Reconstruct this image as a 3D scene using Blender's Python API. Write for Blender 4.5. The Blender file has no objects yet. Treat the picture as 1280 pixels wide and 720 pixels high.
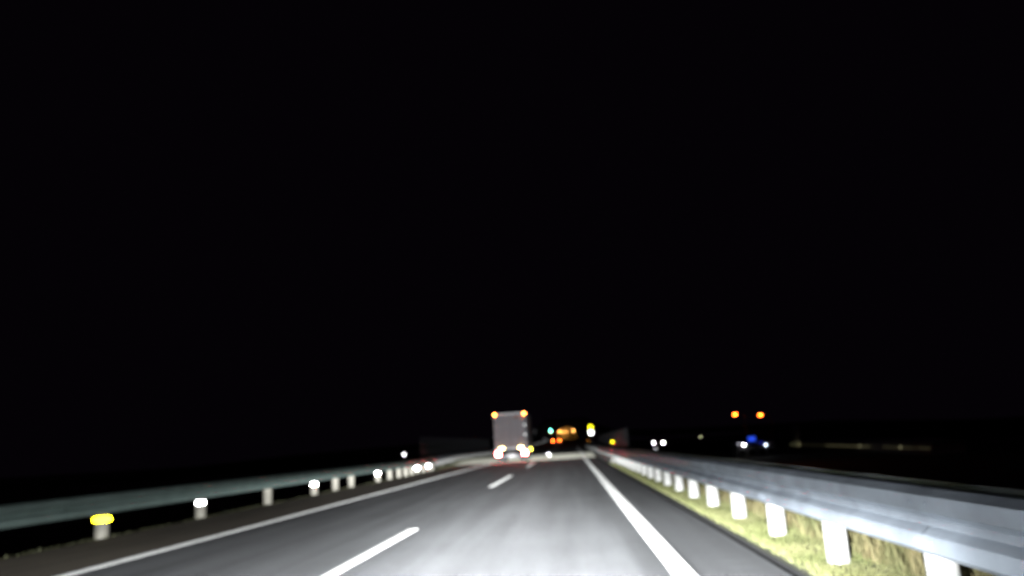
import bpy, math, random
import numpy as np
from mathutils import Vector, Matrix

random.seed(7)
rng = np.random.default_rng(7)
R = math.radians
S = bpy.context.scene
C = S.collection

# ------------------------------------------------------------------ camera
F_PX, W_PX, H_PX = 970.0, 1280.0, 720.0           # focal length in photo pixels
CAM_H = 1.2
def cam_ray(px, py):
    return Vector(((px - W_PX / 2) / F_PX, -(py - H_PX / 2) / F_PX, -1.0))
ROLL = R(3.5)
VX, VY = 714.0, 553.0                             # where the road vanishes
fwd = cam_ray(VX, VY).normalized()
p2 = cam_ray(VX + 500 * math.cos(ROLL), VY - 500 * math.sin(ROLL))
up = p2.cross(fwd).normalized()
rgt = fwd.cross(up).normalized()
cam_data = bpy.data.cameras.new('camera')
cam = bpy.data.objects.new('camera', cam_data)
C.objects.link(cam)
cam.matrix_world = Matrix.Translation((0, 0, CAM_H)) @ Matrix((rgt, fwd, up)).to_4x4()
cam_data.sensor_width = 36.0
cam_data.lens = F_PX / W_PX * 36.0
cam_data.clip_start = 0.05
cam_data.clip_end = 9000.0
cam_data.dof.use_dof = True                       # the phone focused close: all of the road is soft
cam_data.dof.focus_distance = 1.6
cam_data.dof.aperture_fstop = cam_data.lens / (1000 * 1.6 * 6.8 / F_PX)
cam_data.dof.aperture_blades = 0
S.camera = cam

# ------------------------------------------------------------------ world: night sky
world = bpy.data.worlds.new('World')
S.world = world
world.use_nodes = True
wn = world.node_tree
bg = wn.nodes['Background']
sky = wn.nodes.new('ShaderNodeTexSky')
sky.sky_type = 'NISHITA'
sky.sun_disc = False
sky.sun_elevation = R(-7.0)
sky.sun_rotation = R(150)
hsv = wn.nodes.new('ShaderNodeHueSaturation')
hsv.inputs['Saturation'].default_value = 0.25
wn.links.new(sky.outputs[0], hsv.inputs['Color'])
wn.links.new(hsv.outputs[0], bg.inputs['Color'])
bg.inputs['Strength'].default_value = 0.1
glow = wn.nodes.new('ShaderNodeBackground')          # the faint purplish night airglow under the sky
glow.inputs['Color'].default_value = (0.0012, 0.0007, 0.0015, 1)
addn = wn.nodes.new('ShaderNodeAddShader')
wn.links.new(bg.outputs[0], addn.inputs[0]); wn.links.new(glow.outputs[0], addn.inputs[1])
wn.links.new(addn.outputs[0], wn.nodes['World Output'].inputs['Surface'])

# ------------------------------------------------------------------ render settings
S.view_settings.view_transform = 'Standard'
S.view_settings.look = 'None'
S.view_settings.exposure = 0.0
S.view_settings.gamma = 1.0
S.cycles.use_denoising = True
S.cycles.use_adaptive_sampling = False
S.cycles.max_bounces = 4
S.cycles.sample_clamp_indirect = 4.0
S.cycles.filter_width = 1.7

# ------------------------------------------------------------------ own headlamps (the light of the picture)
HEAD_POWER = 42000.0                               # W/sr at the beam's brightest point
def head_lamp(x):
    ld = bpy.data.lights.new('headlamp', 'SPOT')
    o = bpy.data.objects.new('headlamp', ld)
    C.objects.link(o)
    o.location = (x, 1.7, 0.66)
    o.rotation_euler = (R(90), 0, 0)
    ld.energy = HEAD_POWER * 4 * math.pi
    ld.color = (0.96, 0.985, 1.0)
    ld.spot_size = R(160)
    ld.spot_blend = 0.4
    ld.shadow_soft_size = 0.05
    ld.use_nodes = True
    nt = ld.node_tree
    em = nt.nodes['Emission']
    tc = nt.nodes.new('ShaderNodeTexCoord')
    sp = nt.nodes.new('ShaderNodeSeparateXYZ')
    nt.links.new(tc.outputs['Normal'], sp.inputs[0])
    def M(op, a, b=None, c=None):
        n = nt.nodes.new('ShaderNodeMath'); n.operation = op
        for i, v in enumerate((a, b, c)):
            if v is None: continue
            if isinstance(v, (int, float)): n.inputs[i].default_value = v
            else: nt.links.new(v, n.inputs[i])
        return n.outputs[0]
    nz = M('MULTIPLY', sp.outputs['Z'], -1.0)
    az = M('MULTIPLY', M('ARCTANGENT', M('DIVIDE', sp.outputs['X'], nz)), 57.2958)
    el = M('MULTIPLY', M('ARCTANGENT', M('DIVIDE', sp.outputs['Y'], nz)), 57.2958)
    def gauss(v, s):
        return M('EXPONENT', M('MULTIPLY', M('POWER', M('DIVIDE', M('ABSOLUTE', v), s), 2.0), -1.0))
    def smooth(v, a, b):
        n = nt.nodes.new('ShaderNodeMapRange'); n.interpolation_type = 'SMOOTHSTEP'
        nt.links.new(v, n.inputs[0])
        n.inputs[1].default_value = a; n.inputs[2].default_value = b
        n.inputs[3].default_value = 0.0; n.inputs[4].default_value = 1.0
        return n.outputs[0]
    down = M('MAXIMUM', M('MULTIPLY', el, -1.0), 0.0)
    cut = M('SUBTRACT', 1.0, smooth(el, -0.75, 0.15))
    def fan(l, r):                                  # wider towards the outer lane than towards the inner rail
        return M('ADD', M('MULTIPLY', gauss(az, l), M('LESS_THAN', az, 0.0)), M('MULTIPLY', gauss(az, r), M('GREATER_THAN', az, 0.0)))
    hot = M('MULTIPLY', M('MULTIPLY', fan(13.0, 3.4), cut), M('MULTIPLY', M('POWER', M('ADD', M('DIVIDE', down, 1.25), 1.0), -1.7), 1.35))
    flood = M('MULTIPLY', M('MULTIPLY', fan(42.0, 20.0), M('MULTIPLY', M('SUBTRACT', 1.0, smooth(el, -4.5, 0.2)), smooth(el, -11.0, -3.5))), FLOOD)
    mid = M('MULTIPLY', M('MULTIPLY', gauss(az, 11.0), gauss(M('ADD', el, 3.2), 1.5)), 0.05)
    kerb = M('MULTIPLY', M('MULTIPLY', gauss(M('SUBTRACT', az, 16.0), 11.0), M('SUBTRACT', 1.0, smooth(el, -3.0, 0.4))), 0.020)
    spill = M('ADD', M('MULTIPLY', gauss(M('SUBTRACT', az, -4.6), 4.0), SPILL_NEAR), M('MULTIPLY', fan(31.0, 20.0), SPILL_WIDE))
    upfade = M('SUBTRACT', 1.0, smooth(el, 1.5, 9.0))
    tot = M('ADD', M('ADD', M('ADD', hot, mid), M('ADD', flood, kerb)), M('MULTIPLY', spill, upfade))
    nt.links.new(tot, em.inputs['Strength'])
FLOOD, SPILL_NEAR, SPILL_WIDE = 0.031, 0.020, 0.0072
head_lamp(-1.05)
head_lamp(0.25)

# ------------------------------------------------------------------ materials
def mat(name, col, rough=0.6, metal=0.0, emit=None, strength=0.0, vary=0.0, scale=8.0, bump=0.0, bscale=60.0, spec=0.5, col2=None):
    m = bpy.data.materials.new(name)
    m.use_nodes = True
    nt = m.node_tree
    b = nt.nodes['Principled BSDF']
    b.inputs['Base Color'].default_value = (*col, 1)
    b.inputs['Roughness'].default_value = rough
    b.inputs['Metallic'].default_value = metal
    b.inputs['Specular IOR Level'].default_value = spec
    if emit:
        b.inputs['Emission Color'].default_value = (*emit, 1)
        b.inputs['Emission Strength'].default_value = strength
    if vary or col2 or bump:
        tc = nt.nodes.new('ShaderNodeTexCoord')
    if vary or col2:
        n = nt.nodes.new('ShaderNodeTexNoise')
        n.inputs['Scale'].default_value = scale
        n.inputs['Detail'].default_value = 6
        nt.links.new(tc.outputs['Object'], n.inputs['Vector'])
        r = nt.nodes.new('ShaderNodeValToRGB')
        a = col2 if col2 else tuple(max(0, c * (1 - vary)) for c in col)
        c_ = col if col2 else tuple(min(1, c * (1 + vary)) for c in col)
        r.color_ramp.elements[0].position = 0.32; r.color_ramp.elements[0].color = (*a, 1)
        r.color_ramp.elements[1].position = 0.68; r.color_ramp.elements[1].color = (*c_, 1)
        nt.links.new(n.outputs['Fac'], r.inputs[0])
        nt.links.new(r.outputs[0], b.inputs['Base Color'])
    if bump:
        n2 = nt.nodes.new('ShaderNodeTexNoise')
        n2.inputs['Scale'].default_value = bscale
        n2.inputs['Detail'].default_value = 4
        nt.links.new(tc.outputs['Object'], n2.inputs['Vector'])
        bp = nt.nodes.new('ShaderNodeBump')
        bp.inputs['Strength'].default_value = bump
        bp.inputs['Distance'].default_value = 0.02
        nt.links.new(n2.outputs['Fac'], bp.inputs['Height'])
        nt.links.new(bp.outputs[0], b.inputs['Normal'])
    return m

def asphalt(name, base, streak):
    """Speckled stone mix with long, faint wheel-path wear along the road."""
    m = bpy.data.materials.new(name)
    m.use_nodes = True
    nt = m.node_tree; L = nt.links.new
    b = nt.nodes['Principled BSDF']
    b.inputs['Roughness'].default_value = 0.85
    b.inputs['Specular IOR Level'].default_value = 0.25
    tc = nt.nodes.new('ShaderNodeTexCoord')
    sp = nt.nodes.new('ShaderNodeTexNoise'); sp.inputs['Scale'].default_value = 90; sp.inputs['Detail'].default_value = 3
    L(tc.outputs['Object'], sp.inputs['Vector'])
    mp = nt.nodes.new('ShaderNodeMapping'); mp.inputs['Scale'].default_value = (2.3, 0.09, 1)
    L(tc.outputs['Object'], mp.inputs['Vector'])
    st = nt.nodes.new('ShaderNodeTexNoise'); st.inputs['Scale'].default_value = 1.0; st.inputs['Detail'].default_value = 4
    L(mp.outputs[0], st.inputs['Vector'])
    bl = nt.nodes.new('ShaderNodeTexNoise'); bl.inputs['Scale'].default_value = 0.45; bl.inputs['Detail'].default_value = 5
    L(tc.outputs['Object'], bl.inputs['Vector'])
    def mm(op, a, b_):
        n = nt.nodes.new('ShaderNodeMath'); n.operation = op
        for i, v in enumerate((a, b_)):
            if isinstance(v, (int, float)): n.inputs[i].default_value = v
            else: L(v, n.inputs[i])
        return n.outputs[0]
    s = mm('ADD', mm('MULTIPLY', mm('SUBTRACT', sp.outputs['Fac'], 0.5), 1.6), mm('MULTIPLY', mm('SUBTRACT', st.outputs['Fac'], 0.5), streak))
    s = mm('ADD', s, mm('MULTIPLY', mm('SUBTRACT', bl.outputs['Fac'], 0.5), 0.5))
    s = mm('MAXIMUM', mm('ADD', s, 1.0), 0.25)
    v = nt.nodes.new('ShaderNodeVectorMath'); v.operation = 'SCALE'
    v.inputs[0].default_value = base
    L(s, v.inputs['Scale'])
    L(v.outputs[0], b.inputs['Base Color'])
    bp = nt.nodes.new('ShaderNodeBump'); bp.inputs['Strength'].default_value = 0.9; bp.inputs['Distance'].default_value = 0.02
    L(sp.outputs['Fac'], bp.inputs['Height'])
    L(bp.outputs[0], b.inputs['Normal'])
    return m

def lamp_mat(name, col, strength):
    return mat(name, tuple(0.5 * c for c in col), 0.3, emit=col, strength=strength)

M_road = asphalt('asphalt', (0.114, 0.117, 0.122), 1.25)
M_should = asphalt('old_asphalt', (0.130, 0.110, 0.084), 0.8)
M_deck = mat('bridge_concrete', (0.55, 0.54, 0.45), 0.9, vary=0.15, scale=1.2, bump=0.5, bscale=40)
M_conc = mat('concrete', (0.18, 0.175, 0.165), 0.9, vary=0.2, scale=3, bump=0.3, bscale=30)
M_paint = mat('road_paint', (0.76, 0.76, 0.74), 0.7, vary=0.16, scale=5, bump=0.9, bscale=90)
M_ground = mat('soil', (0.060, 0.055, 0.035), 0.95, col2=(0.03, 0.035, 0.018), scale=0.8, bump=0.6, bscale=8)
M_rail = mat('galvanised_steel', (0.27, 0.305, 0.35), 0.55, metal=0.25, vary=0.24, scale=1.7, bump=0.08, bscale=12)
M_railL = mat('weathered_green_grey_steel', (0.20, 0.27, 0.25), 0.55, metal=0.2, vary=0.14, scale=1.3)
M_post = mat('white_post_paint', (0.33, 0.33, 0.315), 0.6, vary=0.08, scale=5)
M_postL = mat('cream_post_paint', (0.26, 0.245, 0.205), 0.65, vary=0.14, scale=5)
M_bolt = mat('bolt_steel', (0.35, 0.36, 0.38), 0.45, metal=0.8)
M_retro_w = mat('white_reflector', (0.95, 0.95, 0.93), 0.24, metal=1.0)
M_retro_y = mat('yellow_reflector', (0.98, 0.80, 0.01), 0.24, metal=1.0)
M_retro_o = mat('orange_reflector', (0.95, 0.35, 0.03), 0.22, metal=1.0)
M_retro_sw = mat('white_sign_sheeting', (0.95, 0.95, 0.93), 0.13, metal=1.0)
M_retro_sy = mat('yellow_sign_sheeting', (0.95, 0.85, 0.01), 0.13, metal=1.0)
M_wire = mat('fence_wire', (0.045, 0.047, 0.052), 0.5, metal=0.3)
M_dark = mat('dark_rubber', (0.015, 0.015, 0.016), 0.8)
M_black = mat('black_frame', (0.02, 0.02, 0.022), 0.5)
M_box = mat('truck_body_paint', (0.40, 0.37, 0.40), 0.45, vary=0.05, scale=0.8)
M_alu = mat('aluminium', (0.55, 0.55, 0.57), 0.4, metal=0.6)
M_bump = mat('dull_bumper_steel', (0.16, 0.155, 0.17), 0.6)
M_cab = mat('cab_paint', (0.30, 0.31, 0.34), 0.35)
M_glass = mat('dark_glass', (0.01, 0.012, 0.015), 0.08)
M_carp = mat('car_paint', (0.035, 0.036, 0.042), 0.25, metal=0.4)
M_plate = mat('number_plate', (0.45, 0.45, 0.46), 0.4)
M_tun = mat('tunnel_lining', (0.50, 0.47, 0.40), 0.7, vary=0.12, scale=0.6)
M_hill = mat('dark_scrub', (0.035, 0.045, 0.02), 0.95, vary=0.4, scale=0.3)
M_wall = mat('plaster_wall', (0.35, 0.34, 0.32), 0.8, vary=0.1, scale=0.5)
M_shopwall = mat('dark_cladding', (0.035, 0.037, 0.042), 0.8, vary=0.1, scale=0.5)
M_roof = mat('sheet_roof', (0.16, 0.16, 0.17), 0.6)
M_blade = mat('verge_grass', (0.150, 0.150, 0.062), 0.8, col2=(0.10, 0.115, 0.035), scale=1.6)
M_dry = mat('dry_grass', (0.15, 0.115, 0.055), 0.8, col2=(0.08, 0.09, 0.03), scale=2.6)
M_bladeL = mat('verge_grass_dull', (0.10, 0.10, 0.045), 0.8, col2=(0.03, 0.035, 0.016), scale=0.9)
E_amber = lamp_mat('amber_lamp', (1.0, 0.20, 0.022), 110)
E_red = lamp_mat('tail_lamp_red', (1.0, 0.08, 0.08), 360)
E_warm = lamp_mat('tail_lamp_amber', (1.0, 0.72, 0.28), 36)
E_yel = lamp_mat('side_lamp_yellow', (1.0, 0.80, 0.06), 30)
E_plate = lamp_mat('plate_lamp', (1.0, 0.98, 1.0), 0.3)
E_car = lamp_mat('car_tail_lamp', (1.0, 0.10, 0.010), 110)
E_tun = lamp_mat('tunnel_lamp', (1.0, 0.46, 0.10), 32)
E_teal = lamp_mat('signal_green', (0.10, 0.95, 0.70), 55)
E_sigy = lamp_mat('signal_dim_yellow', (1.0, 0.75, 0.25), 10)
E_sod = lamp_mat('sodium_lamp', (1.0, 0.135, 0.012), 60)
E_white = lamp_mat('white_lamp', (1.0, 0.98, 0.95), 90)
E_dimy = lamp_mat('dim_yellow_lamp', (0.8, 0.78, 0.45), 8)
E_blue = lamp_mat('blue_sign_light', (0.03, 0.10, 1.0), 0.9)
E_blw = lamp_mat('bluish_lamp', (0.75, 0.85, 1.0), 22)
E_grey = lamp_mat('dim_white_lamp', (0.8, 0.8, 0.9), 6)
E_win = [lamp_mat('lit_window', (0.75, 0.68, 0.36), s) for s in (0.012, 0.03, 0.065)]
E_win_b = lamp_mat('lit_window_bright', (0.85, 0.80, 0.45), 0.4)

# ------------------------------------------------------------------ mesh helpers
class MB:
    def __init__(s): s.v, s.f = [], []
    def add(s, vs, fs):
        o = len(s.v); s.v += [tuple(p) for p in vs]; s.f += [tuple(i + o for i in q) for q in fs]; return s
    def box(s, x0, x1, y0, y1, z0, z1, ch=0.0):
        if ch <= 0:
            vs = [(x, y, z) for z in (z0, z1) for y in (y0, y1) for x in (x0, x1)]
            return s.add(vs, [(0, 2, 3, 1), (4, 5, 7, 6), (0, 1, 5, 4), (2, 6, 7, 3), (0, 4, 6, 2), (1, 3, 7, 5)])
        # chamfered: an octagonal section in x-z, run along y, with shrunken ends
        def ring(y, k):
            a, b, c, d = x0 + k, x1 - k, z0 + k, z1 - k
            return [(a + ch, y, c), (b - ch, y, c), (b, y, c + ch), (b, y, d - ch), (b - ch, y, d), (a + ch, y, d), (a, y, d - ch), (a, y, c + ch)]
        return s.loft([ring(y0, ch * .7), ring(y0 + ch, 0), ring(y1 - ch, 0), ring(y1, ch * .7)])
    def loft(s, rings, caps=True):
        n = len(rings[0]); vs = [p for r in rings for p in r]; fs = []
        for k in range(len(rings) - 1):
            for i in range(n):
                j = (i + 1) % n
                fs.append((k * n + i, k * n + j, (k + 1) * n + j, (k + 1) * n + i))
        if caps:
            fs.append(tuple(reversed(range(n)))); fs.append(tuple((len(rings) - 1) * n + i for i in range(n)))
        return s.add(vs, fs)
    def cyl(s, p, q, r, r2=None, n=12):
        p, q = Vector(p), Vector(q); r2 = r if r2 is None else r2
        d = (q - p).normalized(); a = d.orthogonal().normalized(); b = d.cross(a)
        rg = lambda c, rr: [tuple(c + rr * (math.cos(2 * math.pi * i / n) * a + math.sin(2 * math.pi * i / n) * b)) for i in range(n)]
        return s.loft([rg(p, r), rg(q, r2)])
    def prism(s, pts, y0, y1):
        """A closed outline in x-z run along y."""
        return s.loft([[(x, y0, z) for x, z in pts], [(x, y1, z) for x, z in pts]])
    def mesh(s, name, m, smooth=False):
        me = bpy.data.meshes.new(name); me.from_pydata(s.v, [], s.f); me.materials.append(m); me.update()
        if smooth:
            for p in me.polygons: p.use_smooth = True
        return me
    def build(s, name, m, parent=None, smooth=False, **k):
        return link(name, s.mesh(name, m, smooth), parent, **k)

def link(name, data, parent=None, loc=(0, 0, 0), rot=(0, 0, 0)):
    o = bpy.data.objects.new(name, data); C.objects.link(o); o.location = loc; o.rotation_euler = rot
    if parent: o.parent = parent
    return o
def tag(o, label=None, cat=None, group=None, kind=None):
    for k, v in (('label', label), ('category', cat), ('group', group), ('kind', kind)):
        if v: o[k] = v
    return o
def thing(name, label, cat, loc=(0, 0, 0), rz=0, group=None):
    return tag(link(name, None, None, loc, (0, 0, rz)), label, cat, group)

def elev(y):
    """Height of the road: level at first, then a long 1 % climb to the tunnel."""
    y = min(y, 430.0)
    t = max(0.0, min(1.0, (y - 59.0) / 13.0))
    hump = 0.24 * (t + 0.35 * t * (1 - t) * (2 * t - 1))     # the short ramp up on to the bridge deck
    if y < 105: return hump
    if y < 145: return hump + 0.0097 * (y - 105) ** 2 / 80.0
    return hump + 0.0097 * (y - 125)

# ------------------------------------------------------------------ ground, road, markings
XS = [(-5000, -5), (-300, -5), (-60, -4.5), (-24, -3.6), (-13.5, -.15), (-11.5, .02), (-10.0, .03), (-9.0, .01), (-8.62, -.02), (-8.6, -.14), (-6, -.14), (-3, -.14), (0, -.14),
      (1.86, -.14), (1.865, 0.005), (1.95, .035), (2.3, .05), (3.3, .05), (4.2, -.1), (8, -1.6), (24, -8), (60, -8.2), (300, -8.5), (5000, -9)]
YS = list(range(-40, 58, 6)) + list(range(58, 76, 2)) + list(range(76, 140, 6)) + list(range(140, 460, 16)) + [500, 600, 800, 1200, 2500, 6000]
gb = MB(); nx = len(XS); vs = []
for y in YS:
    for i, (x, z) in enumerate(XS):
        w = max(0.0, min(1.0, 1 - (abs(x + 3) - 12) / 40))
        j = 0 if -9.5 < x < 3.5 or y < 0 else 0.05 * math.sin(y * 1.7 + x * 3.1) + 0.03 * math.sin(y * .37 - x)
        if -14 < x < -8.9 and y < 56: z -= (.45 if x < -9.5 else .10) * min(1.0, (56 - y) / 5.0)   # falls away behind the outer rail
        vs.append((x, y, z + elev(y) * w + j))
fs = [(k * nx + i, k * nx + i + 1, (k + 1) * nx + i + 1, (k + 1) * nx + i) for k in range(len(YS) - 1) for i in range(nx - 1)]
gb.add(vs, fs)
tag(gb.build('ground', M_ground), 'dark grassy land sloping away from the road embankment', kind='structure')

def sheet(name, x0, x1, y0, y1, z, m, parent=None, step=1.5, thick=None, wav=0.0):
    b = MB(); n = max(1, int(math.ceil((y1 - y0) / step))); vs = []; fs = []
    for k in range(n + 1):
        y = y0 + (y1 - y0) * k / n; e = elev(y)
        a = x0 + wav * math.sin(y * 1.9) + wav * .6 * math.sin(y * 4.3)
        vs += [(a, y, z + e), (x1, y, z + e)]
        if thick: vs += [(a, y, z - thick + e), (x1, y, z - thick + e)]
    w = 4 if thick else 2
    for k in range(n):
        o = k * w; q = o + w
        fs.append((o, o + 1, q + 1, q))
        if thick:
            fs += [(o + 2, o, q, q + 2), (o + 1, o + 3, q + 3, q + 1)]
    if thick:
        fs += [(0, 2, 3, 1), (n * w, n * w + 1, n * w + 3, n * w + 2)]
    b.add(vs, fs)
    return b.build(name, m, parent)

gap_shade = MB()  # dark strip whose black stands in for shade in the asphalt-edge gap
for y0_, y1_ in ((-40, 20), (20, 60)):
    gap_shade.prism([(1.764, -.10), (1.776, -.10), (1.776, -.085), (1.842, -.085), (1.842, .004), (1.858, .004), (1.858, -.12), (1.764, -.12)], y0_, y1_)
tag(gap_shade.build('gap_shade_strip', M_dark), kind='structure')

def ribbed(name, x0, x1, y0, y1, z, m, parent=None, period=.10, rise=.014):
    """A strip with fine transverse ribs whose long faces lean towards the traffic."""
    n = int((y1 - y0) / period); vs = []; fs = []
    for k in range(n):
        a = y0 + k * period; b_ = a + period * .92
        for y, h in ((a, 0), (b_, rise), (a + period, 0)):
            e = elev(y) + z + h
            vs += [(x0, y, e), (x1, y, e)]
        o = k * 6
        fs += [(o, o + 1, o + 3, o + 2), (o + 2, o + 3, o + 5, o + 4)]
    return MB().add(vs, fs).build(name, m, parent)

road = tag(sheet('road', -6.35, 1.76, -40, 480, 0.0, M_road, thick=.13), 'grey asphalt carriageway with two lanes running to the tunnel', kind='structure')
tag(sheet('shoulder', -8.6, -6.353, -40, 480, -0.004, M_should, thick=.12), 'brownish hard shoulder beside the outer lane', kind='structure')
tag(ribbed('bridge_deck', -9.35, 1.765, 60.0, 71.0, 0.004, M_deck, period=.14, rise=.034), 'pale concrete bridge deck crossing under both lanes', kind='structure')
deck_joint = MB()
for yj in (59.9, 71.0): deck_joint.box(-9.3, 1.75, yj, yj + .10, -.05 + elev(yj), .009 + elev(yj))
tag(deck_joint.build('bridge_joint', M_dark), kind='structure')

ribbed('edge_line', 0.80, 1.00, -6, 59.7, 0.004, M_paint, road)
ribbed('edge_line', 0.80, 1.00, 60.1, 70.9, 0.042, M_paint, road)
ribbed('edge_line', 0.80, 1.00, 71.2, 140, 0.004, M_paint, road)
ribbed('edge_line', -6.20, -6.03, -6, 59.7, 0.004, M_paint, road)
ribbed('edge_line', -6.20, -6.03, 71.2, 140, 0.004, M_paint, road)
dash_me = None
for k in range(9):
    y = 4.6 + 20 * k
    dsh = ribbed('lane_dash', -2.64, -2.51, y, y + 8.0, 0.042 if 56 < y < 76 else 0.004, M_paint, road)
stud = tag(MB().cyl((0, 0, 0), (0, 0, .03), .09, .06).build('road_stud', M_alu, loc=(-2.1, 71.6, 0.0 + elev(71.6))), 'small bright road stud on the pale deck beside the lane line', 'road stud')
MB().box(-.06, .06, -.075, -.06, .008, .05).build('reflector', M_retro_sw, stud)
# rumble ribs on the inner shoulder
rib = MB().box(-.30, .30, -.05, .05, 0, .0035, .0015).mesh('rumble_rib', M_road)
for k in range(16):
    link('rumble_rib', rib, road, (1.38, 5.2 + .42 * k, -.003))

# ------------------------------------------------------------------ guard rails
def wave_profile(h, d):
    p = [(0, -.5), (.25, -.47), (1, -.40), (1, -.17), (.1, -.06), (.1, .06), (1, .17), (1, .40), (.25, .47), (0, .5)]
    o = [(a * d, b * h) for a, b in p]
    return o + [(a - .006, b) for a, b in reversed(o)]
def beam_mesh(h, d, side, m, ln=4.0):
    pts = [(side * a, b) for a, b in wave_profile(h, d)]
    if side < 0: pts = pts[::-1]
    b = MB().loft([[(x, y, z) for x, z in pts] for y in (0, ln)])
    for yy in (.12, ln - .12):
        for zz in (-.28 * h, .28 * h):
            b.cyl((side * d * .98, yy, zz), (side * (d * 1.0 + .008), yy, zz), .014, n=6)
    me = b.mesh('beam', m)
    for p in me.polygons: p.use_smooth = len(p.vertices) == 4 and abs(p.normal.y) < .1
    me.set_sharp_from_angle(angle=R(28)) if hasattr(me, 'set_sharp_from_angle') else None
    return me
def facing(x, y):
    return math.atan2(-x, y)          # turn a plate at (x, y) to face the oncoming car

def guard_rail(label, xf, y0, y1, posts, zc, h, side, m, mp, pr, ptop, back=None, refl={}, xg=0.0, seclen=4.0):
    """xf(y): face position.  side: +1 when the face looks to +x (a rail left of the road), -1 when it looks to -x."""
    t = thing('guard_rail', label, 'guard rail', (xf(y0), y0, elev(y0)))
    ox, oy, oz = t.location
    me = beam_mesh(h, .062, side, m, seclen + .03); mb = beam_mesh(h, .062, -side, m, seclen + .03) if back else None
    y = y0
    while y < y1 - .01:
        y2 = y + seclen
        rx = math.atan2(elev(y2) - elev(y), seclen); rz = math.atan2(-(xf(y2) - xf(y)), seclen)
        link('beam', me, t, (xf(y) - ox, y - oy, elev(y) + zc - oz), (rx, 0, rz))
        if back: link('beam', mb, t, (xf(y) - side * back - ox, y - oy, elev(y) + zc + .01 - oz), (rx, 0, rz))
        y = y2
    pm = MB().cyl((0, 0, -.3), (0, 0, ptop), pr, n=16).mesh('post', mp, True)
    pm.set_sharp_from_angle(angle=R(40))
    for py in posts:
        po = link('post', pm, t, (xf(py) - side * (pr + .012) - ox, py - oy, elev(py) - oz))
        if py in refl:
            col, w, hh, z = refl[py]
            r = MB()
            a0 = facing(xf(py), py); rr = pr + .03; n = 24
            out = []
            for i in range(n):
                c, q = math.cos(2 * math.pi * i / n), math.sin(2 * math.pi * i / n)
                e_ = min(1.0, .35 + .65 * hh / w)
                out.append((math.copysign(abs(c) ** e_, c) * w / 2, math.copysign(abs(q) ** e_, q) * hh / 2))
            r.loft([[(u, -(rr - .018), z + v_) for u, v_ in out], [(u, -rr, z + v_) for u, v_ in out]])
            tag(r.build('reflector', {'y': M_retro_y, 'w': M_retro_w, 'o': M_retro_o}[col], po, rot=(0, 0, a0)), {'y': 'yellow reflector band', 'w': 'white reflector', 'o': 'orange reflector'}[col])
    return t

# inner rail right of our lane: double sided, a post every two metres
guard_rail('long double-sided grey steel guard rail on white posts beside the bright grass strip', lambda y: 2.11, -7.0, 121.0,
           [-4.8 + 2 * k for k in range(63)], 0.606, .40, -1, M_rail, M_post, .095, .58, back=.22)
# outer rail left of the shoulder
Lp = [7.2, 10.6, 14.3, 18.2, 22.3, 26.4, 28.8, 30.9, 35.2, 37.5, 39.5, 41.2, 42.9, 44.7, 47.0, 49.6, 51.6]
Lr = {14.3: ('y', .32, .11, .335), 18.2: ('w', .22, .10, .345), 26.4: ('w', .20, .10, .34), 35.2: ('w', .18, .12, .36),
      44.7: ('w', .18, .14, .30), 49.6: ('w', .18, .14, .30)}
guard_rail('dark green-grey guard rail on cream posts with reflectors along the hard shoulder', lambda y: -8.6 if y < 40 else -8.6 - .0035 * (y - 40) ** 2, 1.0, 53.0,
           Lp, 0.61, .36, 1, M_railL, M_postL, .125, .55, refl=Lr)
# outer rail on the bridge, closely posted, under the mesh fence
guard_rail('pale guard rail at the bridge below the mesh fence, beyond the grass patch', lambda y: -10.3 + .012 * (y - 56), 56.0, 104.0,
           [56.5 + 2 * k for k in range(24)], 0.62, .36, 1, M_rail, M_post, .11, .62)
# outer rail on the climb past the lorry
guard_rail('distant pale guard rail climbing towards the tunnel past the lorry', lambda y: -8.9, 132.0, 372.0,
           [134 + 8 * k for k in range(30)], 0.62, 0.42, 1, M_rail, M_post, .11, .62, seclen=8.0,
           refl={134 + 8 * k: ('w', .36, .20, .40) for k in range(2, 24)})  # white plates added to the far posts so the dim rail shows pale

# ------------------------------------------------------------------ bridge kerbs and mesh fences
kb = thing('bridge_kerb', 'pale concrete kerb block starting at the bridge under the inner guard rail', 'kerb', (2.12, 40.6, 0))
for k in range(11):
    MB().box(-.16, .16, 0, 3.98, -.1, .30, .02).build('kerb_block', M_conc, kb, loc=(0, 4 * k, 0))

def mesh_panel(ln, h):
    b = MB()
    for z in (.0, h * .5, h): b.box(-.012, .012, 0.06, ln - .06, z - .012, z + .012)
    n = int(ln / .075)
    for i in range(1, n): b.box(-.002, .002, ln * i / n - .002, ln * i / n + .002, .0, h)
    for i in range(1, int(h / .15)): b.box(-.0025, .0015, .06, ln - .06, i * .15 - .002, i * .15 + .002)
    return b.mesh('mesh_panel', M_wire)
def fence(label, x, y0, n, ln, h, z0, m_post=M_wire):
    t = thing('mesh_fence', label, 'fence', (x, y0, 0))
    me = mesh_panel(ln, h - .1); pm = MB().cyl((0, 0, -.2), (0, 0, h + .02), .035, n=8).mesh('post', m_post)
    for k in range(n + 1):
        link('post', pm, t, (0, k * ln, z0))
        if k < n: link('mesh_panel', me, t, (0, k * ln, z0 + .08))
    return t
fence('grey wire mesh fence behind the inner guard rail, under the yellow reflector', 2.86, 40.0, 22, 2.0, 1.75, .0)
fence('tall grey wire mesh fence behind the pale rail, left of the lorry', -10.75, 56.0, 24, 2.0, 2.25, .0)

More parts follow.
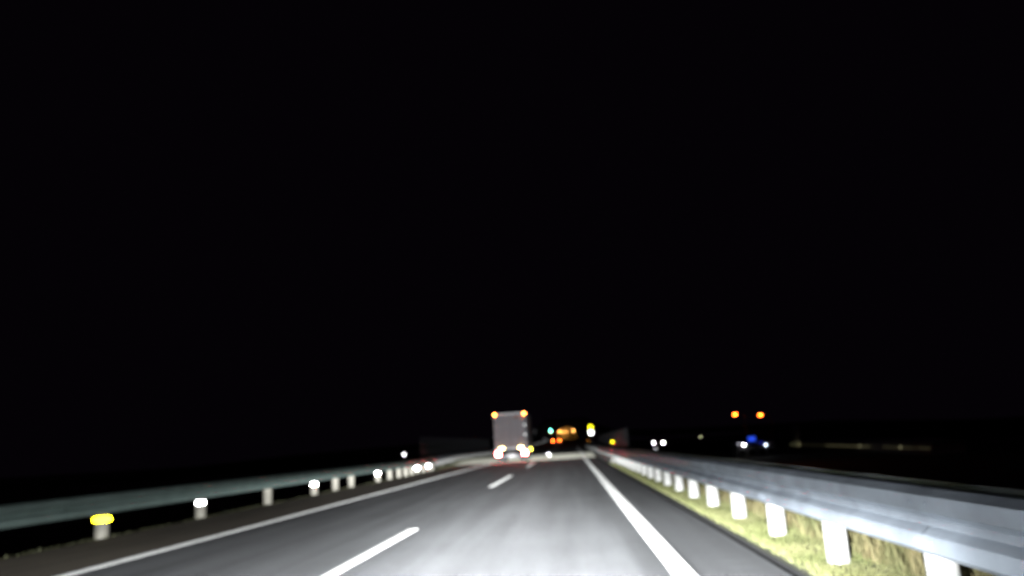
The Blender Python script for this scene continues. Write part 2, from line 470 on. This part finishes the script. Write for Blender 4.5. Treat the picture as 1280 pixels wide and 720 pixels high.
def delineator(label, x, y, h, m, r=.055, z=None):
    t = thing('delineator', label, 'delineator', (x, y, elev(y)), 0, 'reflector posts along the road')
    MB().cyl((0, 0, -.2), (0, 0, h + .02), .022, n=10).build('post', M_postL, t)
    hd = MB().cyl((0, .0, 0), (0, .035, 0), r + .02, n=20).build('head', M_black, t, loc=(0, -.055, h), rot=(0, 0, facing(x, y)))
    MB().cyl((0, -.008, 0), (0, -.001, 0), r, n=20).build('reflector', m, hd)
delineator('white round reflector on a thin post above the dark green-grey rail', -8.98, 42.1, 1.10, M_retro_w, .07)
delineator('yellow round reflector on a thin post beside the inner mesh fence', 2.14, 41.5, 1.10, M_retro_y, .055)
delineator('small orange reflector on a thin post below the yellow and white sign', 2.62, 118.0, 1.05, M_retro_o, .06)
delineator('small white reflector at the end of the distant pale rail, below the green signal', -8.6, 262.0, 1.25, M_retro_w, .16)

# ------------------------------------------------------------------ grass
def blades(name, label, m, area, n, h0, h1, w, zf, far_bias=1.0):
    x0, x1, y0, y1 = area
    u = rng.random(n) ** far_bias
    Y = y0 + (y1 - y0) * u; X = x0 + (x1 - x0) * rng.random(n)
    X = x0 + (X - x0) + .015 * rng.standard_normal(n)
    X = np.maximum(X, x0 - .01)
    H = h0 + (h1 - h0) * rng.random(n) ** 1.4
    H *= .7 + .5 * (.5 + .5 * np.sin(X * 5.3 + Y * 2.1) * np.cos(Y * 1.3))
    A = rng.random(n) * 2 * np.pi; ln = .7 * H * rng.random(n)
    B = rng.random(n) * 2 * np.pi
    Z = np.array([zf(a, b) for a, b in zip(X, Y)])
    W = w * (.6 + .8 * rng.random(n))
    V = np.zeros((n, 5, 3))
    dx, dy = np.cos(A) * W, np.sin(A) * W
    lx, ly = np.cos(B) * ln, np.sin(B) * ln
    V[:, 0] = np.stack([X - dx, Y - dy, Z - .01], 1); V[:, 1] = np.stack([X + dx, Y + dy, Z - .01], 1)
    V[:, 2] = np.stack([X - dx * .7 + lx * .4, Y - dy * .7 + ly * .4, Z + H * .6], 1)
    V[:, 3] = np.stack([X + dx * .7 + lx * .4, Y + dy * .7 + ly * .4, Z + H * .6], 1)
    V[:, 4] = np.stack([X + lx, Y + ly, Z + H], 1)
    base = np.arange(n)[:, None] * 5
    quads = (base + np.array([0, 1, 3, 2])).tolist(); tris = (base + np.array([2, 3, 4])).tolist()
    me = bpy.data.meshes.new(name); me.from_pydata(V.reshape(-1, 3).tolist(), [], quads + tris); me.materials.append(m); me.update()
    return tag(link(name, me), label, kind='stuff')
gz = lambda x, y: (.005 + .03 * min(1, max(0, (x - 1.845) / .1)) if x < 1.95 else .04) + elev(y)
blades('grass', 'short bright yellow-green grass strip under the inner guard rail', M_blade, (1.90, 2.75, 3.0, 42.0), 90000, .018, .055, .0038, gz, 1.5)
blades('dry_grass', 'taller dry brown grass behind the inner rail posts', M_dry, (2.45, 3.5, 3.0, 60.0), 34000, .10, .36, .004, lambda x, y: .03, 1.5)
lz = lambda x, y: -(.10 * min(1, max(0, (-x - 8.62) / .4)) + .35 * min(1, max(0, (-x - 9.0) / .9))) * max(0, min(1.0, (56 - y) / 5.0)) + (-.02 + .03 * min(1, max(0, (-x - 8.62) / .4)) if x > -11.5 else .02 - .085 * (-11.5 - x)) + elev(y)
blades('verge_grass', 'dull olive grass on the verge below the outer guard rail', M_bladeL, (-12.0, -8.56, 6.0, 105.0), 60000, .01, .09, .008, lz, 1.2)

# ------------------------------------------------------------------ lorry ahead in the outer lane
tr = thing('truck', 'tall box lorry seen from behind with glaring tail lamps and two amber roof lamps', 'truck', (-4.52, 59.5, 0), R(0.4))
tr.rotation_euler.x = R(0.9)
bz0, bz1, bw = 1.02, 3.64, 1.25
box = MB().box(-bw, bw, .04, 8.6, bz0, bz1, .04).build('cargo_box', M_box, tr)
for s in (-1, 1):
    d = MB().box(min(s * .012, s * (bw - .06)), max(s * .012, s * (bw - .06)), 0, .035, bz0 + .10, bz1 - .10, .008).build('door', M_box, tr)
    for z in (1.35, 2.0, 2.7, 3.35): MB().box(s * (bw - .09) - .06, s * (bw - .09) + .06, -.022, -.002, z - .035, z + .035, .006).build('hinge', M_alu, d)
    MB().cyl((s * .30, -.03, bz0 + .12), (s * .30, -.03, bz1 - .12), .016, n=8).build('lock_rod', M_alu, d)
    MB().box(s * .30 - .12, s * .30 + .12, -.055, -.02, 1.62, 1.66, .006).build('handle', M_alu, d)
MB().box(-bw - .02, bw + .02, -.01, .037, bz1 - .085, bz1 + .02, .01).build('door_header', M_alu, tr)
MB().box(-bw - .02, bw + .02, -.01, .037, bz0 - .06, bz0 + .085, .01).build('door_sill', M_alu, tr)
for s in (-1, 1):
    MB().cyl((s * 1.12, -.07, 3.58), (s * 1.12, -.005, 3.58), .06, n=16).build('marker_lamp', E_amber, tr)
    MB().box(s * .72 - .17, s * .72 + .17, -.07, -.012, .99, 1.11, .012).build('tail_lamp', E_warm, tr)
    cl = MB().box(s * .98 - .30, s * .98 + .30, -.02, .08, .46, .86, .015).build('lamp_cluster', M_black, tr)
    MB().box(s * 1.0 - .17, s * 1.0 - .01, -.034, -.021, .52, .82, .003).build('brake_lamp', E_red, cl)
    MB().box(s * 1.0 + .01, s * 1.0 + .17, -.034, -.021, .52, .82, .003).build('brake_lamp', E_red, cl)
    MB().box(s * .93 - .28, s * .93 + .28, 1.0, 1.03, .08, .75).build('mud_flap', M_dark, tr)
bm = MB().box(-1.2, 1.2, .09, .25, .38, .56, .02).build('bumper', M_bump, tr)
MB().box(-.27, .27, .07, .085, .38, .53, .004).build('number_plate', M_plate, tr)
MB().box(-.34, .34, .02, .10, .575, .60, .004).build('plate_lamp', E_plate, tr)
sl = MB().cyl((1.25, .6, .88), (1.42, .6, .88), .02, n=8).build('side_lamp', M_black, tr)
MB().box(1.38, 1.50, .55, .59, .82, .94, .01).build('lens', E_yel, sl)
for z in (2.72, 1.98): MB().cyl((1.10, -.03, z), (1.10, -.004, z), .06, n=14).build('reflector', M_retro_sw, tr)
tag(MB().box(.80, 1.14, -.02, -.003, 3.16, 3.32, .004).build('reflector', mat('pale_orange_plate', (.85, .55, .42), .5), tr), 'pale orange plate at the top corner')
tag(MB().box(.34, .60, -.02, -.003, 3.28, 3.42, .004).build('reflector', mat('dull_orange_plate', (.5, .22, .12), .5), tr), 'dull orange plate')
MB().box(-.45, .45, .3, 10.2, .62, .96).build('chassis', M_black, tr)
wl = MB(); wl.cyl((-.14, 0, 0), (.14, 0, 0), .50, n=28); wme = wl.mesh('wheel', M_dark)
hub = MB().cyl((-.15, 0, 0), (.15, 0, 0), .22, n=16).mesh('hub', M_alu)
for yy in (1.9, 3.2, 9.4):
    for x in ((-.98, -.66, .66, .98) if yy < 9 else (-.95, .95)):
        w_ = link('wheel', wme, tr, (x, yy, .5)); link('hub', hub, w_)
cabm = MB().loft([[(-1.2, y, .6), (1.2, y, .6), (1.22, y, 1.7), (1.15, y, t), (-1.15, y, t), (-1.22, y, 1.7)] for y, t in ((8.75, 3.0), (9.3, 3.1), (10.3, 2.95), (10.65, 1.75))]).build('cab', M_cab, tr)
MB().add([(-1.05, 10.36, 2.88), (1.05, 10.36, 2.88), (1.12, 10.665, 1.85), (-1.12, 10.665, 1.85)], [(0, 1, 2, 3)]).build('windscreen', M_glass, tr)
for s in (-1, 1):
    MB().box(s * 1.235 - .012, s * 1.235 + .012, 9.4, 10.2, 1.75, 2.6).build('window', M_glass, tr)
    MB().box(s * 1.48 - .10, s * 1.48 + .10, 10.35, 10.42, 1.9, 2.4, .02).build('mirror', M_black, tr)
    MB().cyl((s * 1.2, 10.3, 2.3), (s * 1.45, 10.38, 2.3), .018, n=8).build('mirror_arm', M_black, tr)

# ------------------------------------------------------------------ car with red tail lamps
cy = 178.0
car = thing('car', 'small dark car with two red tail lamps in front of the lit tunnel', 'car', (-3.35, cy, elev(cy)), R(-0.4))
prof = [(0, .35), (-.02, .75), (.05, 1.02), (.28, 1.10), (.62, 1.50), (1.5, 1.58), (2.5, 1.52), (3.15, 1.05), (4.1, .92), (4.3, .7), (4.3, .35)]
def section(x): return [(x, y, z) for y, z in prof]
body = MB().loft([[(-.80, y, z if z < .8 else z) for y, z in prof], [(-.88, y, z) if z < 1.15 else (-.70, y, z) for y, z in prof], [(.88, y, z) if z < 1.15 else (.70, y, z) for y, z in prof], [(.80, y, z) for y, z in prof]]).build('body', M_carp, car)
MB().add([(-.62, .30, 1.135), (.62, .30, 1.135), (.56, .595, 1.48), (-.56, .595, 1.48)], [(0, 1, 2, 3)]).build('rear_window', M_glass, car)
for s in (-1, 1):
    MB().box(s * .72 - .13, s * .72 + .13, -.06, .02, .90, 1.05, .01).build('tail_lamp', E_car, car)
    MB().add([(s * .775, .75, 1.12), (s * .775, 2.7, 1.12), (s * .715, 2.35, 1.48), (s * .715, .95, 1.48)], [(0, 1, 2, 3)]).build('side_window', M_glass, car)
MB().box(-.82, .82, -.10, .02, .42, .60, .02).build('bumper', M_carp, car)
MB().box(-.20, .20, -.055, -.03, .68, .79).build('number_plate', M_plate, car)
wme2 = MB().cyl((-.11, 0, 0), (.11, 0, 0), .32, n=20).mesh('wheel', M_dark)
for x in (-.78, .78):
    for yy in (.8, 3.4): link('wheel', wme2, car, (x, yy, .32))

# ------------------------------------------------------------------ roadside sign, yellow over white
sy = 126.0
sg = thing('road_sign', 'roadside post with a round yellow sign above a white plate beyond the inner fence', 'road sign', (3.25, sy, elev(sy)))
MB().cyl((0, .03, -.3), (0, .03, 3.45), .04, n=12).build('post', M_alu, sg)
a = facing(3.25, sy)
hs = MB().cyl((0, 0, 0), (0, .02, 0), .34, n=28).build('yellow_panel', M_retro_sy, sg, loc=(0, -.05, 3.08), rot=(R(.4), 0, a))
MB().box(-.31, .31, 0, .02, -.29, .29, .006).build('white_panel', M_retro_sw, sg, loc=(0, -.05, 2.28), rot=(R(.4), 0, a))

# ------------------------------------------------------------------ tunnel, signal, hill
ty = 400.0; tz = elev(ty); tx = -2.1
tn = thing('tunnel', 'arched tunnel mouth glowing amber at the end of the road', 'tunnel', (tx, ty, tz))
hw, sh = 4.6, 2.7
arch = [(-hw, -.3), (-hw, sh)] + [(-hw * math.cos(math.pi * i / 16), sh + 3.3 * math.sin(math.pi * i / 16)) for i in range(1, 16)] + [(hw, sh), (hw, -.3)]
lin = MB(); n = len(arch)
vs = [(x, y, z) for y, sx in ((0.0, 0), (45.0, 0), (90.0, 14.0)) for x, z in ((x + sx, z) for x, z in arch)]
lin.add(vs, [(k * n + i, (k + 1) * n + i, (k + 1) * n + i + 1, k * n + i + 1) for k in range(2) for i in range(n - 1)])
lin.build('lining', M_tun, tn)
top = [(-16, -.5), (-16, 5.0), (-11, 9.0), (11, 9.0), (16, 5.0), (16, -.5)]
hw_b = MB()
outer = [(-16, -.3), (-16, 2.6)] + [(-16 * math.cos(math.pi * i / 16), 2.6 + 6.4 * min(1, 1.3 * math.sin(math.pi * i / 16))) for i in range(1, 16)] + [(16, 2.6), (16, -.3)]
vs = [(x, -.01, z) for x, z in arch] + [(x, -.01, z) for x, z in outer] + [(x, -1.0, z) for x, z in arch] + [(x, -1.0, z) for x, z in outer]
fs = []
for i in range(n - 1):
    fs += [(2 * n + i, 3 * n + i, 3 * n + i + 1, 2 * n + i + 1), (i, i + 1, n + i + 1, n + i), (n + i, n + i + 1, 3 * n + i + 1, 3 * n + i), (i, 2 * n + i, 2 * n + i + 1, i + 1)]
hw_b.add(vs, fs); hw_b.build('headwall', M_conc, tn)
ring = MB(); o2 = [(x * 1.07, z if z < sh else sh + (z - sh) * 1.10) for x, z in arch]
vs = [(x, -1.12, z) for x, z in arch] + [(x, -1.12, z) for x, z in o2] + [(x, -.99, z) for x, z in arch] + [(x, -.99, z) for x, z in o2]
ring.add(vs, fs); ring.build('arch_ring', M_conc, tn)
lamp_me = MB().box(-.10, .10, -.7, .7, -.12, .12, .02).mesh('lamp', E_tun)
for k in range(11):
    yl = 1.5 + 5.5 * k
    for s in (-1, 1):
        link('lamp', lamp_me, tn, (s * 3.55 + max(0, yl - 45) * 14 / 45, yl, 4.4), (0, s * R(35), 0))
hill = MB(); hx = [-600, -300, -150, -80, -45, -28, -16, -11, 11, 16, 28, 45, 80, 150, 300, 600]; hy = [ty - .005, 404, 412, 430, 470, 540, 700, 1000]
vs = []
for j, y in enumerate(hy):
    for x in hx:
        b = max(0, 1 - (abs(x) / 300) ** 1.5)
        base = 8.95 if abs(x) <= 11 else (4.9 if abs(x) <= 16 else max(0, 4.9 - (abs(x) - 16) * .3) - 1.5)
        k = min(1, j / 5)
        vs.append((x + tx, y, tz + base * (1 - .3 * k) + 5 * b * k * k * (3 - 2 * k) - (6 if abs(x) > 200 else 0) + .6 * math.sin(x * .3 + y * .2) * (j > 0)))
nxh = len(hx)
hill.add(vs, [(k * nxh + i, k * nxh + i + 1, (k + 1) * nxh + i + 1, (k + 1) * nxh + i) for k in range(len(hy) - 1) for i in range(nxh - 1)])
tag(hill.build('hill', M_hill), 'dark hill above the tunnel', kind='structure')

sgx = -9.75; sgy = 396.0
ts = thing('traffic_signal', 'traffic signal showing green beside the tunnel mouth', 'traffic signal', (sgx, sgy, elev(sgy)))
MB().cyl((0, .15, -.4), (0, .15, 5.3), .09, .07, n=12).build('pole', M_alu, ts)
hd = MB().box(-.34, .34, -.10, .14, 3.55, 5.2, .04).build('housing', M_black, ts)
MB().cyl((0, -.13, 4.72), (0, -.09, 4.72), .30, n=18).build('green_lens', E_teal, hd)
MB().cyl((0, -.13, 3.98), (0, -.09, 3.98), .26, n=18).build('yellow_lens', E_sigy, hd)
MB().box(-.36, .36, -.34, -.10, 5.06, 5.10).build('visor', M_black, hd)

# ------------------------------------------------------------------ lamps and buildings on the low land to the right
def street_lamp(label, x, y, zl, m, size=.28, group='tall lamps on the low land', zg=-8.1, arm=2.4):
    t = thing('street_lamp', label, 'street lamp', (x, y, zg), 0, group)
    h = zl - zg
    MB().cyl((arm, 0, -.3), (arm, 0, h + .1), .11, .07, n=10).build('pole', M_dark, t)
    MB().cyl((arm, 0, h + .05), (-.1, 0, h + .2), .045, n=8).build('arm', M_dark, t)
    hd = MB().box(-.45, .35, -.22, .22, .06, .24, .04).build('lamp_head', M_black, t, loc=(0, 0, h))
    MB().cyl((0, -.02, -.16), (0, 0, .055), size * .7, size, n=14).build('lens', m, hd)
    return t
street_lamp('tall amber street lamp on the land beyond the rail, the one over the blue sign', 45.4, 220.0, 6.05, E_sod, .5)
street_lamp('tall amber street lamp standing outward of its twin, farther from the road', 52.2, 220.0, 5.5, E_sod, .5)
street_lamp('white lamp just above the guard rail, inner one of a close pair', 30.8, 300.0, -.75, E_white, .26, 'white lamps beyond the rail')
street_lamp('larger white lamp just above the guard rail, outer one of a close pair', 34.3, 300.0, -.95, E_white, .42, 'white lamps beyond the rail')
street_lamp('faint pale lamp below the close pair of white lamps', 29.8, 285.0, -2.75, E_grey, .20, 'white lamps beyond the rail', arm=-1.0)
street_lamp('faint yellowish lamp alone between the white pair and the blue sign', 64.4, 400.0, 0.0, E_dimy, .30)

def building(name, label, cat, loc, w, d, h, rz=0, wall=M_shopwall):
    t = thing(name, label, cat, loc, rz)
    MB().box(-w / 2, w / 2, 0, d, -.5, h).build('wall', wall, t)
    MB().add([(-w / 2 - .4, -.4, h + .02), (w / 2 + .4, -.4, h + .02), (w / 2 + .4, d + .4, h + .02), (-w / 2 - .4, d + .4, h + .02), (-w / 2, d / 2, h + 1.1), (w / 2, d / 2, h + 1.1)],
             [(0, 1, 5, 4), (2, 3, 4, 5), (1, 2, 5), (3, 0, 4), (3, 2, 1, 0)]).build('roof', M_roof, t)
    return t
shop = building('shop', 'low dark shop with a blue lit sign and white wall lamps beneath the amber lamps', 'shop', (68.6, 300, -8.1), 15, 10, 4.6)
MB().box(-3.0, -.4, -.5, -.2, 5.75, 7.4, .03).build('blue_sign', E_blue, shop)
for x in (-2.7, -.7): MB().cyl((x, -.3, 4.5), (x, -.3, 5.76), .06, n=8).build('sign_post', M_alu, shop)
MB().box(.9, 2.0, -.5, -.2, 4.75, 5.25, .03).build('blue_sign', mat('blue_sign_dim', (.02, .04, .3), .4, emit=(.03, .06, 1.), strength=.35), shop)
for x, z, m, r in ((-4.8, 4.55, E_white, .30), (3.15, 4.1, E_blw, .26), (-6.6, 5.0, E_grey, .12)):
    wl_ = MB().box(x - .3, x + .3, -.5, 0, z + .22, z + .36, .02).build('wall_lamp', M_black, shop)
    MB().cyl((x, -.3, z - .14), (x, -.26, z + .215), r, r * .8, n=14).build('lens', m, wl_)
for x in (-5.5, -2.0, 1.5, 5.0): MB().box(x - 1, x + 1, -.04, .02, .8, 2.6).build('window', M_glass, shop)
MB().box(3.0, 4.0, -.04, .02, 0, 2.1).build('door', M_black, shop)

# a long shed that runs along the road, its near wall a row of dim windows
a0, a1 = Vector((112.6, 420)), Vector((101.2, 232))
ln = (a0 - a1).length; ang = math.atan2((a0 - a1).y, (a0 - a1).x)
shed = thing('long_shed', 'long low shed with a row of dim yellow windows on the low land', 'shed', (a1.x, a1.y, -8.3), ang)
MB().box(0, ln, -9.0, 0, -.5, 3.2).build('wall', M_wall, shed)
MB().add([(-.4, .5, 3.22), (ln + .4, .5, 3.22), (ln + .4, -9.5, 3.22), (-.4, -9.5, 3.22), (-.4, -4.5, 4.4), (ln + .4, -4.5, 4.4)], [(0, 1, 5, 4), (2, 3, 4, 5), (1, 2, 5), (3, 0, 4), (0, 3, 2, 1)]).build('roof', M_roof, shed)
wme_ = [MB().box(-1.9, 1.9, -.02, .05, 1.45, 2.1).mesh('window', m) for m in E_win]
wbr = MB().box(-.5, .5, -.02, .06, 1.4, 2.2).mesh('window', E_win_b)
k = 0; x = 3.0
while x < ln - 3:
    t_ = x / ln
    if not (.225 < t_ < .265):
        link('window', wme_[2 if .30 < t_ < .62 else (1 if t_ < .22 and random.random() < .6 else 0)], shed, (x, 0.0, 0))
    x += 4.6; k += 1
for t_ in (.12, .345, .96): link('window', wbr, shed, (ln * t_ + 2.3, .02, 0))
tw = thing('silo', 'dim pale silo tower at the far end of the long shed', 'silo', (110.6, 398, -8.3))
MB().cyl((0, 0, -.5), (0, 0, 11.0), 2.1, n=20).build('tank', M_wall, tw)
MB().cyl((0, 0, 11.01), (0, 0, 12.4), 2.2, .3, n=20).build('roof', M_roof, tw)
lb = MB().box(-.3, .3, -3.6, -3.2, 2.2, 2.5, .03).build('lamp_head', M_black, tw)  # unseen lamp added in front to brighten the dark silo
MB().cyl((0, -3.3, -.2), (0, -3.3, 2.3), .06, n=8).build('added_lamp_post', M_black, tw)
MB().box(-.22, .22, -3.19, -3.17, 2.25, 2.45).build('lens', lamp_mat('added_silo_light', (.9, .85, .5), 20), lb)
